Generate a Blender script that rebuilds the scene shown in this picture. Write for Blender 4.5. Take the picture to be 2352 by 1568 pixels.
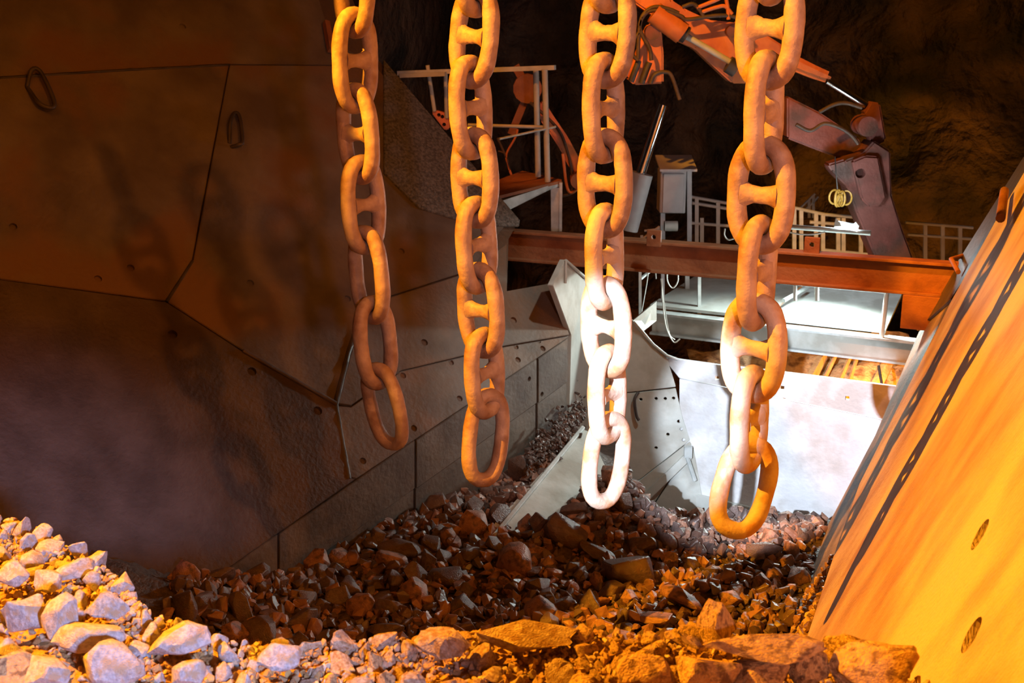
import bpy, bmesh, math, random
from mathutils import Vector, Matrix, noise, Quaternion
random.seed(7)
S = bpy.context.scene
for o in list(bpy.data.objects): bpy.data.objects.remove(o)
PI = math.pi
# ------------------------------------------------------------------ camera
TH = math.radians(15.0)          # camera pitched down
FPX = 2800.0                     # focal length in pixels of the 2352 px wide frame
cd = bpy.data.cameras.new('camera'); cam = bpy.data.objects.new('camera', cd)
S.collection.objects.link(cam); S.camera = cam
cam.location = (0, 0, 0); cam.rotation_euler = (PI/2 - TH, 0, 0)
cd.sensor_width = 36; cd.lens = FPX/2352*36; cd.clip_start = .05; cd.clip_end = 200
cd.dof.use_dof = True; cd.dof.focus_distance = 6.1; cd.dof.aperture_fstop = 5.6
def ray(px, py):
    x = (px-1176)/FPX; y = -(py-784)/FPX
    return Vector((x, math.cos(TH)+y*math.sin(TH), -math.sin(TH)+y*math.cos(TH)))
def at(px, py, Y):
    d = ray(px, py); return d*(Y/d.y)
def at_z(px, py, z):
    d = ray(px, py); return d*(z/d.z)
def hit(px, py, plane):
    p0, n = plane; d = ray(px, py); return d*(p0.dot(n)/d.dot(n))
# ------------------------------------------------------------------ world, lights, exposure
w = bpy.data.worlds.new('world'); S.world = w; w.use_nodes = True
bg = w.node_tree.nodes['Background']; bg.inputs[0].default_value = (.9, .62, .5, 1); bg.inputs[1].default_value = .006
vs = S.view_settings; vs.view_transform = 'Standard'; vs.look = 'None'; vs.exposure = 0; vs.gamma = 1; vs.use_curve_mapping = False
SOD = (1, .36, .012); SOD2 = (1, .28, .03); COOL = (.78, .88, 1)
def aim(o, t): o.rotation_euler = (Vector(t)-Vector(o.location)).to_track_quat('-Z', 'Y').to_euler()
def spot(name, loc, target, energy, col, deg, blend=.3, r=.05):
    l = bpy.data.lights.new(name, 'SPOT'); l.energy = energy; l.color = col; l.spot_size = math.radians(deg); l.spot_blend = blend; l.shadow_soft_size = r
    o = bpy.data.objects.new(name, l); S.collection.objects.link(o); o.location = loc; aim(o, target); return o
def point(name, loc, energy, col, r=.1):
    l = bpy.data.lights.new(name, 'POINT'); l.energy = energy; l.color = col; l.shadow_soft_size = r
    o = bpy.data.objects.new(name, l); S.collection.objects.link(o); o.location = loc; return o
LA = Vector((-4.5, 4.0, 3.0))
# tunnel lamp: cone widened to a half-space, shaped to keep its light off the left wall
spot('sodium_lamp_tunnel', LA, LA+Vector((1, -1.2, .175)), 7400, SOD, 179.8, .015, .05)
spot('cross_beam_fill_spot', (0, 5.5, 4.8), (2.9, 9.4, -1.95), 3600, SOD2, 13.5, .35, .05)  # unseen orange spot, added to brighten the right part of the cross beam
spot('headlamp_pocket', (-2.0, -.7, .57), at(1770, 985, 9.8), 9500, COOL, 10.8, .35, .03)
spot('headlamp_rubble', (.9, -.6, -.22), (-1.1, 3.1, -1.9), 1450, (.42, .56, 1), 24, .8, .10)
spot('pocket_fill_spot', (2.3, 7.4, 2.2), (.95, 9.9, -3.0), 460, (.88, 1, .93), 40, .7, .08)  # unseen white spot, added overhead to light the wing plate and heap tops
spot('front_fill_wide', (1.3, -1.2, -.1), (1.1, 6, -1.0), 520, (1, .74, .80), 36, .8, .12)  # added pinkish front fill for the right halves of the chains
spot('sodium_lamp_side', (3.6, 1.5, 3.2), (-3.4, 7.5, -.5), 640, SOD2, 75, .8, .10)
spot('platform_fill_spot', (-1.6, 7.5, 4.2), (.1, 12.6, -.3), 1100, SOD2, 22, .5, .1)  # extra orange spot, added to lift the platform and its posts
spot('sodium_lamp_cavern', (-1.6, 7.5, 4.2), at(1700, 50, 12.8), 3000, SOD, 20, .35, .1)
spot('far_rock_fill_spot', (6.5, 11, 4.6), (8, 16, 1), 420, SOD, 80, .6, .1)  # dim orange spot, added to brighten the rock at far right
point('rubble_fill_point', (3.75, 11.5, -3.45), 60, SOD, .08)  # hidden point light, added to brighten the rubble behind the end plate
spot('floodlight_glow', at(1945, 522, 11.4)+Vector((-.05, -.12, -.1)), at(1800, 900, 10.6), 430, (.86, 1, .95), 150, .6, .1)
point('floodlight_spill', at(1945, 500, 11.4)+Vector((0, .35, .1)), 22, (.8, .95, 1), .1)
# ------------------------------------------------------------------ materials
def mat(name, c1, c2, scale=6, rough=.6, metal=0, bump=.25, bscale=None, c3=None, s3=1.2, detail=6, spec=.5, stretch=None, lo=.35, hi=.65):
    m = bpy.data.materials.new(name); m.use_nodes = True; nt = m.node_tree; N = nt.nodes; L = nt.links
    b = N['Principled BSDF']; b.inputs['Roughness'].default_value = rough; b.inputs['Metallic'].default_value = metal
    b.inputs['Specular IOR Level'].default_value = spec
    tc = N.new('ShaderNodeTexCoord'); mp = N.new('ShaderNodeMapping'); L.new(tc.outputs['Object'], mp.inputs[0])
    if stretch: mp.inputs['Rotation'].default_value = stretch[0]; mp.inputs['Scale'].default_value = stretch[1]
    n1 = N.new('ShaderNodeTexNoise'); n1.inputs['Scale'].default_value = scale; n1.inputs['Detail'].default_value = detail
    L.new(mp.outputs[0], n1.inputs['Vector'])
    r = N.new('ShaderNodeValToRGB'); r.color_ramp.elements[0].position = lo; r.color_ramp.elements[1].position = hi
    r.color_ramp.elements[0].color = (*c1, 1); r.color_ramp.elements[1].color = (*c2, 1); L.new(n1.outputs['Fac'], r.inputs[0])
    out = r.outputs[0]
    if c3:
        n3 = N.new('ShaderNodeTexNoise'); n3.inputs['Scale'].default_value = s3; n3.inputs['Detail'].default_value = 8; L.new(mp.outputs[0], n3.inputs['Vector'])
        r3 = N.new('ShaderNodeValToRGB'); r3.color_ramp.elements[0].position = .48; r3.color_ramp.elements[1].position = .62
        L.new(n3.outputs['Fac'], r3.inputs[0])
        mx = N.new('ShaderNodeMix'); mx.data_type = 'RGBA'; L.new(r3.outputs[0], mx.inputs[0]); L.new(out, mx.inputs[6]); mx.inputs[7].default_value = (*c3, 1)
        out = mx.outputs[2]
    L.new(out, b.inputs['Base Color'])
    if bump:
        n2 = N.new('ShaderNodeTexNoise'); n2.inputs['Scale'].default_value = bscale or scale*4; n2.inputs['Detail'].default_value = 8
        L.new(mp.outputs[0], n2.inputs['Vector'])
        bp = N.new('ShaderNodeBump'); bp.inputs['Strength'].default_value = bump; bp.inputs['Distance'].default_value = .25 if name == 'cave_rock' else .02
        L.new(n2.outputs['Fac'], bp.inputs['Height']); L.new(bp.outputs[0], b.inputs['Normal'])
    return m
M = {}
M['chain'] = mat('chain_steel', (.33, .22, .17), (.50, .37, .29), 9, .55, 0, .25, 40, (.24, .13, .08), 5)
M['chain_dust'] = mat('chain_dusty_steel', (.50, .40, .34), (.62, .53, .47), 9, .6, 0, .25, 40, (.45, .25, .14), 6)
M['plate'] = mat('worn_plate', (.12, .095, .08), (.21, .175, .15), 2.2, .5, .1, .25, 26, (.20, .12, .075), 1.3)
M['plate_dark'] = mat('dark_plate', (.10, .08, .07), (.16, .13, .11), 3, .55, .1, .3, 30, (.13, .08, .05), 1.2)
M['plate_low'] = mat('shade_darkened_plate', (.055, .038, .032), (.105, .075, .062), 3.5, .6, 0, .35, 30, (.075, .045, .032), 2)  # plate colour darkened to tone down headlamp spill on the lower left wall
M['skirt'] = mat('skirt_plate', (.10, .082, .07), (.19, .165, .14), 2.0, .5, .1, .3, 25)
M['grit'] = mat('gritty_plate', (.08, .075, .07), (.20, .19, .18), 40, .8, 0, .8, 60)
M['galv'] = mat('galvanised_steel', (.42, .46, .46), (.62, .66, .66), 8, .45, .2, .15)
M['pale'] = mat('pale_steel', (.40, .42, .40), (.56, .58, .55), 2.5, .5, 0, .15, 20, (.34, .33, .29), 2.2)
M['back'] = mat('scoured_plate', (.60, .61, .64), (.74, .75, .78), 4, .42, .0, .25, 30, (.52, .51, .51), 3)
M['rust'] = mat('rusty_beam', (.22, .075, .03), (.40, .15, .06), 4, .7, 0, .3, 30, (.30, .13, .06), 2)
M['orange'] = mat('orange_paint', (.55, .15, .04), (.70, .24, .07), 4, .5, 0, .15, 30, (.40, .12, .05), 3)
M['redpaint'] = mat('faded_red_paint', (.17, .052, .042), (.25, .085, .07), 5, .55, 0, .2, 30, (.10, .05, .04), 3)
M['darksteel'] = mat('dark_steel', (.05, .042, .04), (.09, .075, .07), 6, .5, .2, .2)
M['rubber'] = mat('hose_rubber', (.05, .035, .03), (.10, .06, .04), 10, .6, 0, .2)
M['chrome'] = mat('chrome_rod', (.70, .70, .72), (.80, .80, .82), 10, .12, 1, 0)
M['white'] = mat('white_paint', (.66, .70, .68), (.78, .82, .80), 5, .5, 0, .1, 20, (.55, .57, .54), 4)
M['cabinet'] = mat('cabinet_paint', (.34, .32, .33), (.42, .40, .41), 5, .5, 0, .1)
M['slab'] = mat('dusty_slab', (.34, .18, .09), (.60, .42, .27), 2.2, .65, 0, .6, 40, (.62, .50, .34), .8, stretch=((.0, .45, .0), (2.2, 1.6, .35)), lo=.3, hi=.7)
M['slabbase'] = mat('slab_base', (.24, .17, .13), (.40, .28, .20), 5, .6, 0, .4, 40, (.10, .08, .08), 1.5)
M['stain'] = mat('slab_stain', (.40, .17, .07), (.55, .26, .11), 6, .7, 0, .3)
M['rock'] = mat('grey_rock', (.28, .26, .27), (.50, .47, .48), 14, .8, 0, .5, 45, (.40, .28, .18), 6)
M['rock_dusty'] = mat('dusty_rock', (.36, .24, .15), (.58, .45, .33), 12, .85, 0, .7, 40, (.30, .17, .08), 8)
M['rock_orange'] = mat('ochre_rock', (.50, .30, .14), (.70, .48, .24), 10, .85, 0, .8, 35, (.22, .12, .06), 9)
M['dirt'] = mat('ochre_dirt', (.30, .16, .06), (.52, .32, .13), 14, .95, 0, 1.0, 50)
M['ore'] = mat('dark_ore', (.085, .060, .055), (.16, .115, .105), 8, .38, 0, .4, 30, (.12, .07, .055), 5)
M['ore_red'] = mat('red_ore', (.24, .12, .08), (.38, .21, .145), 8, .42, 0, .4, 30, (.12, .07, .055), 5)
M['oreground'] = mat('ore_fines', (.05, .035, .03), (.11, .075, .06), 20, .6, 0, 1.0, 40)
M['cave'] = mat('cave_rock', (.065, .042, .032), (.18, .11, .07), 1.3, .85, 0, 1.0, 4.5, (.035, .03, .025), .7)
M['timber'] = mat('splintered_timber', (.55, .33, .14), (.80, .55, .28), 9, .8, 0, .5, 30)
M['yellow'] = mat('yellow_chain_paint', (.30, .15, .02), (.40, .22, .04), 10, .5, 0, .1)
M['bolt'] = mat('bolt_steel', (.03, .025, .022), (.06, .05, .045), 20, .6, .3, .1)
M['cable'] = mat('pale_cable', (.50, .52, .50), (.62, .64, .60), 10, .5, 0, 0)
M['green'] = mat('green_cord', (.05, .45, .10), (.10, .60, .15), 10, .5, 0, 0)
em = bpy.data.materials.new('lamp_glass'); em.use_nodes = True
pb = em.node_tree.nodes['Principled BSDF']; pb.inputs['Base Color'].default_value = (1, 1, 1, 1); pb.inputs['Emission Color'].default_value = (.9, 1, 1, 1); pb.inputs['Emission Strength'].default_value = 40
M['lamp'] = em
# ------------------------------------------------------------------ object helpers
def props(o, label=None, cat=None, group=None, kind=None):
    if label: o['label'] = label
    if cat: o['category'] = cat
    if group: o['group'] = group
    if kind: o['kind'] = kind
    return o
def empty(name, loc, label=None, cat=None, group=None, kind=None):
    o = bpy.data.objects.new(name, None); o.empty_display_size = .1; S.collection.objects.link(o); o.location = loc
    return props(o, label, cat, group, kind)
def wbase(o):
    v = Vector(o.location)
    while o.parent: o = o.parent; v += Vector(o.location)
    return v
def build(name, bm, m, parent=None, smooth=None, base=None):
    """world-space bmesh -> one mesh object; its origin is put at base (or its own centre)"""
    bmesh.ops.recalc_face_normals(bm, faces=bm.faces[:])
    vs_ = [v.co for v in bm.verts]
    lo = Vector((min(v[i] for v in vs_) for i in range(3))); hi = Vector((max(v[i] for v in vs_) for i in range(3)))
    c = Vector(base) if base is not None else Vector(((lo.x+hi.x)/2, (lo.y+hi.y)/2, lo.z))
    bmesh.ops.translate(bm, verts=bm.verts[:], vec=-c)
    me = bpy.data.meshes.new(name); bm.to_mesh(me); bm.free()
    me.materials.append(m if not isinstance(m, str) else M[m])
    o = bpy.data.objects.new(name, me); S.collection.objects.link(o)
    if parent: o.parent = parent; o.location = c - wbase(parent)
    else: o.location = c
    if smooth is not None:
        for p in me.polygons: p.use_smooth = True
        try: me.set_sharp_from_angle(angle=math.radians(smooth))
        except Exception: pass
    return o
def tag(o, label, cat, group=None): return props(o, label, cat, group)
def box(bm, c, sx, sy, sz, rot=None, bev=0):
    r = bmesh.ops.create_cube(bm, size=1); vs_ = r['verts']
    bmesh.ops.scale(bm, vec=(sx, sy, sz), verts=vs_)
    if bev:
        ed = list({e for v in vs_ for e in v.link_edges})
        q = bmesh.ops.bevel(bm, geom=ed, offset=bev, segments=1, affect='EDGES'); vs_ = list({v for f in q['faces'] for v in f.verts} | {v for v in vs_ if v.is_valid})
    if rot is not None: bmesh.ops.rotate(bm, verts=vs_, cent=(0, 0, 0), matrix=rot)
    bmesh.ops.translate(bm, verts=vs_, vec=c); return bm
def beam(bm, a, b, wd, ht, up=Vector((0, 0, 1)), bev=0):
    a = Vector(a); b = Vector(b); d = (b-a); L = d.length; d.normalize()
    s = d.cross(up)
    if s.length < 1e-4: s = d.cross(Vector((1, 0, 0)))
    s.normalize(); u = s.cross(d)
    R = Matrix((s, d, u)).transposed()
    return box(bm, (a+b)/2, wd, L, ht, R, bev)
def tube(bm, pts, r, seg=10, cap=True, radii=None):
    pts = [Vector(p) for p in pts]; n = len(pts); rings = []
    t0 = (pts[1]-pts[0]).normalized(); ref = Vector((0, 0, 1)) if abs(t0.z) < .9 else Vector((1, 0, 0))
    s = t0.cross(ref).normalized()
    for i, p in enumerate(pts):
        t = (pts[min(i+1, n-1)]-pts[max(i-1, 0)]).normalized()
        s = (s - t*s.dot(t)).normalized(); u = t.cross(s); rr = radii[i] if radii else r
        rings.append([bm.verts.new(p + (s*math.cos(2*PI*k/seg)+u*math.sin(2*PI*k/seg))*rr) for k in range(seg)])
    for i in range(n-1):
        for k in range(seg): bm.faces.new((rings[i][k], rings[i][(k+1) % seg], rings[i+1][(k+1) % seg], rings[i+1][k]))
    if cap: bm.faces.new(rings[0][::-1]); bm.faces.new(rings[-1])
    return bm
def spline(pts, n=8):
    pts = [Vector(p) for p in pts]; P = [pts[0]*2-pts[1]] + pts + [pts[-1]*2-pts[-2]]; out = []
    for i in range(1, len(P)-2):
        for k in range(n):
            t = k/n; a, b, c, d = P[i-1:i+3]
            out.append(.5*((2*b)+(c-a)*t+(2*a-5*b+4*c-d)*t*t+(3*b-a-3*c+d)*t**3))
    out.append(pts[-1]); return out
def prism(bm, pts, vec, bev=0):
    """solid from a planar outline and a thickness vector"""
    vec = Vector(vec); a = [bm.verts.new(p) for p in pts]; b = [bm.verts.new(Vector(p)+vec) for p in pts]; n = len(a)
    fs = [bm.faces.new(a), bm.faces.new(b[::-1])]
    for i in range(n): fs.append(bm.faces.new((a[i], b[i], b[(i+1) % n], a[(i+1) % n])))
    if bev:
        bmesh.ops.recalc_face_normals(bm, faces=fs)
        bmesh.ops.bevel(bm, geom=list({e for f in fs for e in f.edges}), offset=bev, segments=2, affect='EDGES')
    return bm
def disc(bm, c, nrm, r, h, seg=16, r2=None):
    nrm = Vector(nrm).normalized(); q = nrm.to_track_quat('Z', 'Y').to_matrix()
    rr = bmesh.ops.create_cone(bm, cap_ends=True, segments=seg, radius1=r, radius2=r if r2 is None else r2, depth=h)
    bmesh.ops.rotate(bm, verts=rr['verts'], cent=(0, 0, 0), matrix=q); bmesh.ops.translate(bm, verts=rr['verts'], vec=Vector(c)); return bm
def cut(ob, cutter):
    """drill real holes into ob with the world-space cutter bmesh"""
    me = bpy.data.meshes.new('cutter'); bmesh.ops.recalc_face_normals(cutter, faces=cutter.faces[:]); cutter.to_mesh(me); cutter.free()
    c = bpy.data.objects.new('cutter', me); S.collection.objects.link(c)
    md = ob.modifiers.new('holes', 'BOOLEAN'); md.operation = 'DIFFERENCE'; md.object = c; md.solver = 'EXACT'
    bpy.context.view_layer.update(); dg = bpy.context.evaluated_depsgraph_get()
    new = bpy.data.meshes.new_from_object(ob.evaluated_get(dg)); ob.modifiers.clear(); old = ob.data; ob.data = new; new.name = old.name
    bpy.data.objects.remove(c); bpy.data.meshes.remove(me)
    return ob
def NB(): return bmesh.new()
def plane3(a, b, c):
    n = (b-a).cross(c-a).normalized()
    if n.dot(-a) < 0: n = -n
    return (a, n)
def poly(pix, pl, off=0): return [hit(x, y, pl)+pl[1]*off for x, y in pix]

# ================================================================== planes of the ore pocket
SK = (at(850, 1210, 8.2), Vector((.777, -.63, 0)).normalized())            # upright skirt at the foot of the left wall
L1 = [hit(300, 1462, SK), hit(480, 1335, SK), hit(815, 1100, SK), hit(1310, 770, SK)]
PL = plane3(L1[1], L1[3], L1[1]+Vector((-.5, .405, .766)))                  # sloping left wall
RN = Vector((-.862, .317, .396)).normalized(); PR = (at(1890, 1230, 8.2), RN)   # sloping slab on the right
PB = (at(2060, 890, 9.6), Vector((-.46, -.89, 0)).normalized())            # far end plate
UB = Vector((.89, -.46, 0)).normalized()                                    # direction along the far end

# ================================================================== setting: cavern shell
def heightwall(name, x0, x1, z0, z1, nx, nz, fy, m, label):
    bm = NB(); g = []
    for j in range(nz+1):
        row = []
        for i in range(nx+1):
            x = x0+(x1-x0)*i/nx; z = z0+(z1-z0)*j/nz
            p = Vector((x, fy(x, z), z)); row.append(bm.verts.new(p))
        g.append(row)
    for j in range(nz):
        for i in range(nx): bm.faces.new((g[j][i], g[j][i+1], g[j+1][i+1], g[j+1][i]))
    o = build(name, bm, m, smooth=40); props(o, label, 'rock wall', None, 'structure'); return o
def fb(p, o=4): return noise.fractal(p, .9, 2.1, o)
def cavey(x, z):
    y = 19.5 - max(0, x-3.2)*.75 + 1.1*fb(Vector((x*.33, z*.3, 2.0))) + .35*fb(Vector((x*1.1, z*1.1, 5)))
    y -= 4.6*math.exp(-((x+2.0)/1.1)**2)*min(1, max(0, (z+3.5)/2))      # buttress of rock left of the platform
    return y
heightwall('wall_back', -13, 14, -7, 6, 150, 74, cavey, 'cave', 'rough dark rock wall of the cavern behind the machinery')
bm = NB(); prism(bm, [(-14, -3, 5.2), (14, -3, 5.2), (14, 22, 5.2), (-14, 22, 5.2)], (0, 0, .4))
props(build('ceiling', bm, 'cave'), 'dark rock roof of the cavern', 'ceiling', None, 'structure')
bm = NB(); prism(bm, [(-14, 9, -6.4), (14, 9, -6.4), (14, 22, -6.4), (-14, 22, -6.4)], (0, 0, -.3))
props(build('floor', bm, 'cave'), 'dark ground far below the machinery', 'ground', None, 'structure')

# ================================================================== left wall of the pocket
wl = empty('wall_left', PL[0], 'huge sloping steel-plated wall on the left of the ore pocket', 'wall', None, 'structure')
# backing sheet
bm = NB(); prism(bm, poly([(-900, -500), (640, -420), (870, 130), (1190, 512), (1172, 545), (1168, 672), (1268, 652), (1310, 770), (815, 1100), (480, 1335), (150, 1560), (-900, 1700)], PL, -.03), PL[1]*-.12)
build('backing_sheet', bm, 'plate_dark', wl)
def liner(name, pix, m, off=.0, th=.03, holes=(), pl=PL, parent=None, hr=.028, label=None):
    bm = NB(); prism(bm, poly(pix, pl, off), pl[1]*-th, .004)
    o = build(name, bm, m, parent)
    if holes:
        c = NB()
        for (x, y) in holes: disc(c, hit(x, y, pl)+pl[1]*off, pl[1], hr, th*1.4, 14)
        cut(o, c)
    if label: o['label'] = label
    return o
liner('liner_plate', [(-900, 250), (0, 180), (300, 162), (525, 150), (440, 600), (380, 690), (0, 640), (-900, 600)], 'plate', 0, .03, [(225, 640), (300, 615), (30, 520)], parent=wl)
liner('liner_plate', [(-900, -460), (620, -380), (760, 90), (860, 150), (525, 146), (300, 158), (0, 176), (-900, 246)], 'plate', .0, .03, [(420, 60)], parent=wl)
liner('liner_plate', [(528, 150), (862, 152), (980, 290), (1165, 512), (1080, 620), (830, 700), (770, 925), (560, 806), (384, 692), (444, 600)], 'plate', .004, .03, [(232, 577), (575, 650), (798, 686), (922, 577), (575, 700), (482, 640), (395, 768)][1:4], parent=wl)
liner('gritty_plate', [(880, 140), (1192, 508), (1190, 522), (1090, 520), (960, 480), (880, 400)], 'grit', .02, .02, [(924, 536)][:0], parent=wl, label='gritty grey rubber-like sheet')
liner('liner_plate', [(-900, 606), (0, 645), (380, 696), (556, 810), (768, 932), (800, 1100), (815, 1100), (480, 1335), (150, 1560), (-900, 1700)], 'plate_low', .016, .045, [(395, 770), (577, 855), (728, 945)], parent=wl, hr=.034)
liner('liner_plate', [(836, 702), (1080, 625), (1164, 560), (1164, 668), (1266, 650), (1308, 768), (1164, 792), (920, 850), (806, 930), (776, 926)], 'plate', .0, .03,
      [(975, 786), (1180, 735), (830, 820), (1200, 738)][:3], parent=wl, hr=.03)
liner('liner_plate', [(806, 935), (920, 854), (1164, 796), (1308, 772), (818, 1098), (804, 1096), (774, 932)], 'plate', .0, .03,
      [(926, 862), (1036, 832), (1056, 915), (1185, 796), (1190, 826), (1237, 782), (1247, 800), (1290, 770), (862, 935), (951, 983), (834, 1058)], parent=wl, hr=.026)
# shim weld beads along seams
def bead(pix, pl, r, m, parent, off=0):
    bm = NB(); pts = []
    for i in range(len(pix)-1):
        a = Vector(pix[i]); b = Vector(pix[i+1]); n = 10
        for k in range(n): p = a.lerp(b, k/n); pts.append(hit(p.x, p.y, pl)+pl[1]*(off+random.uniform(-.004, .004)))
    pts.append(hit(*pix[-1], pl)+pl[1]*off); tube(bm, pts, r, 6); return build('weld_bead', bm, m, parent, 60)
bead([(836, 702), (800, 810), (770, 930), (800, 1100)], PL, .022, 'darksteel', wl)
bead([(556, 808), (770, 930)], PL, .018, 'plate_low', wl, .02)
bead([(0, 179), (300, 160), (527, 149)], PL, .010, 'darksteel', wl)
bead([(442, 600), (300, 480), (395, 690)][:1]+[(382, 693), (330, 500), (527, 149)][:0]+[(383, 693)], PL, .012, 'darksteel', wl)
# two lifting eyes on the wall
for pix in ([(62, 200), (90, 250), (122, 250), (92, 178), (70, 170), (62, 200)], [(527, 330), (524, 290), (535, 268), (546, 280), (552, 332), (545, 340), (531, 338)]):
    bm = NB(); pts = spline([hit(x, y, PL)+PL[1]*(.05 if 0 < i < len(pix)-1 else .0) for i, (x, y) in enumerate(pix)], 5); tube(bm, pts, .016, 8); build('lifting_eye', bm, 'darksteel', wl, 60)
bm = NB(); beam(bm, hit(743, 62, PL)+PL[1]*.06, hit(754, 126, PL)+PL[1]*.06, .045, .06, PL[1]); build('stub_bracket', bm, 'rust', wl)
# skirt
SKp = [(150, 1565), (480, 1339), (815, 1104), (1310, 774), (1308, 960), (1305, 1200), (830, 1500), (300, 1800)]
wsk = empty('trim_1', SK[0], 'upright row of dark steel skirt plates along the foot of the left wall', 'skirt plates', None, 'structure')
for a, b in ((150, 640), (640, 955), (955, 1235), (1235, 1306)):
    def top(x): return 1104+(815-x)*.7 if x < 815 else 1104-(x-815)*.6667
    def mid(x): return 1205-(x-815)*.70+14
    bm = NB(); prism(bm, poly([(a+2, top(a)), (b-2, top(b)), (b-2, mid(b)), (a+2, mid(a))], SK), SK[1]*-.05, .004); o = build('skirt_plate', bm, 'skirt', wsk)
    if a > 900:
        c = NB()
        for (x, y) in ((1095, 975), (1216, 870), (1245, 905), (1220, 1005), (1288, 955)):
            if a < x < b and mid(x) > y: disc(c, hit(x, y, SK), SK[1], .022, .2, 12)
        if len(c.verts): cut(o, c)
    bm = NB(); prism(bm, poly([(a+2, mid(a)+2), (b-2, mid(b)+2), (b-2, mid(b)+420), (a+2, mid(a)+420)], SK, -.012), SK[1]*-.05, .004); build('skirt_plate', bm, 'skirt', wsk)
# end return of the left wall
EA = at(1306, 770, 10.1); PE = plane3(EA, at(1306, 945, 10.1*1.0), at(1350, 860, 10.55))
bm = NB(); prism(bm, [hit(x, y, PE) for x, y in [(1270, 655), (1298, 596), (1345, 645), (1352, 800), (1350, 1000), (1306, 1000), (1312, 770)]], PE[1]*-.05, .004)
o = build('wall_end', bm, 'pale'); props(o, 'narrow upright pale steel plate where the left wall ends behind the second chain', 'plate', None, 'structure')
c = NB(); disc(c, hit(1327, 875, PE), PE[1], .014, .3, 10); cut(o, c)
bm = NB(); tube(bm, [hit(1297, 598, PE)+PE[1]*.01, hit(1345, 640, PE)+PE[1]*.01], .014, 8); tube(bm, [hit(1297, 598, PE)+PE[1]*.01, hit(1297, 650, PE)+PE[1]*.01], .012, 8); build('edge_rail', bm, 'pale', o, 60)

# ================================================================== far end: scoured plate and wing plate
wb = empty('wall_end_plate', PB[0], 'bright scoured steel plate closing the far end of the pocket', 'wall', None, 'structure')
top = [(1520, 818), (1562, 826), (1650, 838), (1760, 850), (2062, 888)]
bm = NB(); prism(bm, poly(top+[(2110, 900), (2110, 975), (2040, 965), (1636, 882), (1560, 868)], PB), PB[1]*-.04, .003); o1 = build('upper_plate', bm, 'back', wb)
c = NB()
for x, y, sz in ((1647, 868, .035), (1796, 891, .04), (1801, 917, .026), (1946, 914, .034)):
    box(c, hit(x, y, PB), sz, .3, sz, Matrix.Rotation(-.48, 3, 'Z'))
cut(o1, c)
bm = NB(); prism(bm, poly([(1560, 870), (1636, 885), (2040, 968), (2110, 978), (2110, 1300), (1560, 1120)], PB, -.006), PB[1]*-.04, .003); build('main_plate', bm, 'back', wb)
bm = NB(); prism(bm, poly([(1600, 1132), (1655, 1146), (1905, 1203), (1980, 1220), (1980, 1420), (1600, 1400)], PB, .03), PB[1]*-.03, .004); build('kick_plate', bm, 'pale', wb)
WPl = plane3(hit(1540, 825, PB), hit(1622, 1190, PB), at(1385, 900, 10.55))
ww = empty('wall_wing', hit(1500, 1100, WPl), 'pale slanting wing plate with bolt holes between the third and fourth chains', 'wall', None, 'structure')
def wing(pix, off, holes=()):
    bm = NB(); prism(bm, poly(pix, WPl, off), WPl[1]*-.03, .003); o = build('wing_plate', bm, 'pale', ww)
    if holes:
        c = NB()
        for x, y in holes: disc(c, hit(x, y, WPl)+WPl[1]*off, WPl[1], .016, .2, 12)
        cut(o, c)
wing([(1340, 640), (1456, 738), (1500, 790), (1530, 815), (1552, 888), (1450, 900), (1380, 905), (1345, 900)], 0)
wing([(1345, 905), (1450, 903), (1552, 892), (1568, 960), (1585, 1010), (1470, 1100), (1400, 1130), (1345, 1000)], .006, [(1472, 917), (1507, 915), (1528, 915), (1547, 914), (1559, 967), (1565, 985), (1534, 997), (1570, 1010), (1507, 1028)])
wing([(1345, 1003), (1400, 1133), (1470, 1103), (1585, 1013), (1590, 1020), (1480, 1190), (1400, 1300), (1345, 1300)], .0, [(1539, 1018), (1512, 1050), (1485, 1085), (1478, 1063)])
wing([(1592, 1022), (1622, 1190), (1625, 1300), (1400, 1300), (1482, 1192)], .01)
bm = NB(); beam(bm, hit(1584, 1042, WPl)+WPl[1]*.03, hit(1488, 1135, WPl)+WPl[1]*.03, .07, .03, WPl[1]); build('wear_bar', bm, 'pale', ww)
bm = NB(); box(bm, hit(1580, 1034, WPl)+WPl[1]*.05, .07, .05, .10); tube(bm, [hit(1578, 1045, WPl)+WPl[1]*.05, hit(1596, 1100, WPl)+WPl[1]*.05], .02, 8); build('corner_clip', bm, 'galv', ww)
bm = NB(); tube(bm, spline([hit(x, y, WPl)+WPl[1]*(.05 if i else .01) for i, (x, y) in enumerate([(1466, 900), (1458, 915), (1462, 950), (1468, 962)])], 5), .014, 8); build('hook', bm, 'darksteel', ww, 60)
bm = NB(); tube(bm, poly([(1456, 738), (1500, 790), (1532, 816), (1562, 827)], WPl, .012), .014, 8); build('top_lip', bm, 'galv', ww, 60)
# bracket sheet above the wing
bm = NB(); prism(bm, [at(1454, 736, 10.7), at(1508, 692, 10.9), at(1508, 736, 10.9), at(1476, 762, 10.7)], (0, .03, 0)); tag(build('bracket_sheet', bm, 'pale'), 'small pale steel sheet leaning above the wing plate', 'metal sheet')
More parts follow.
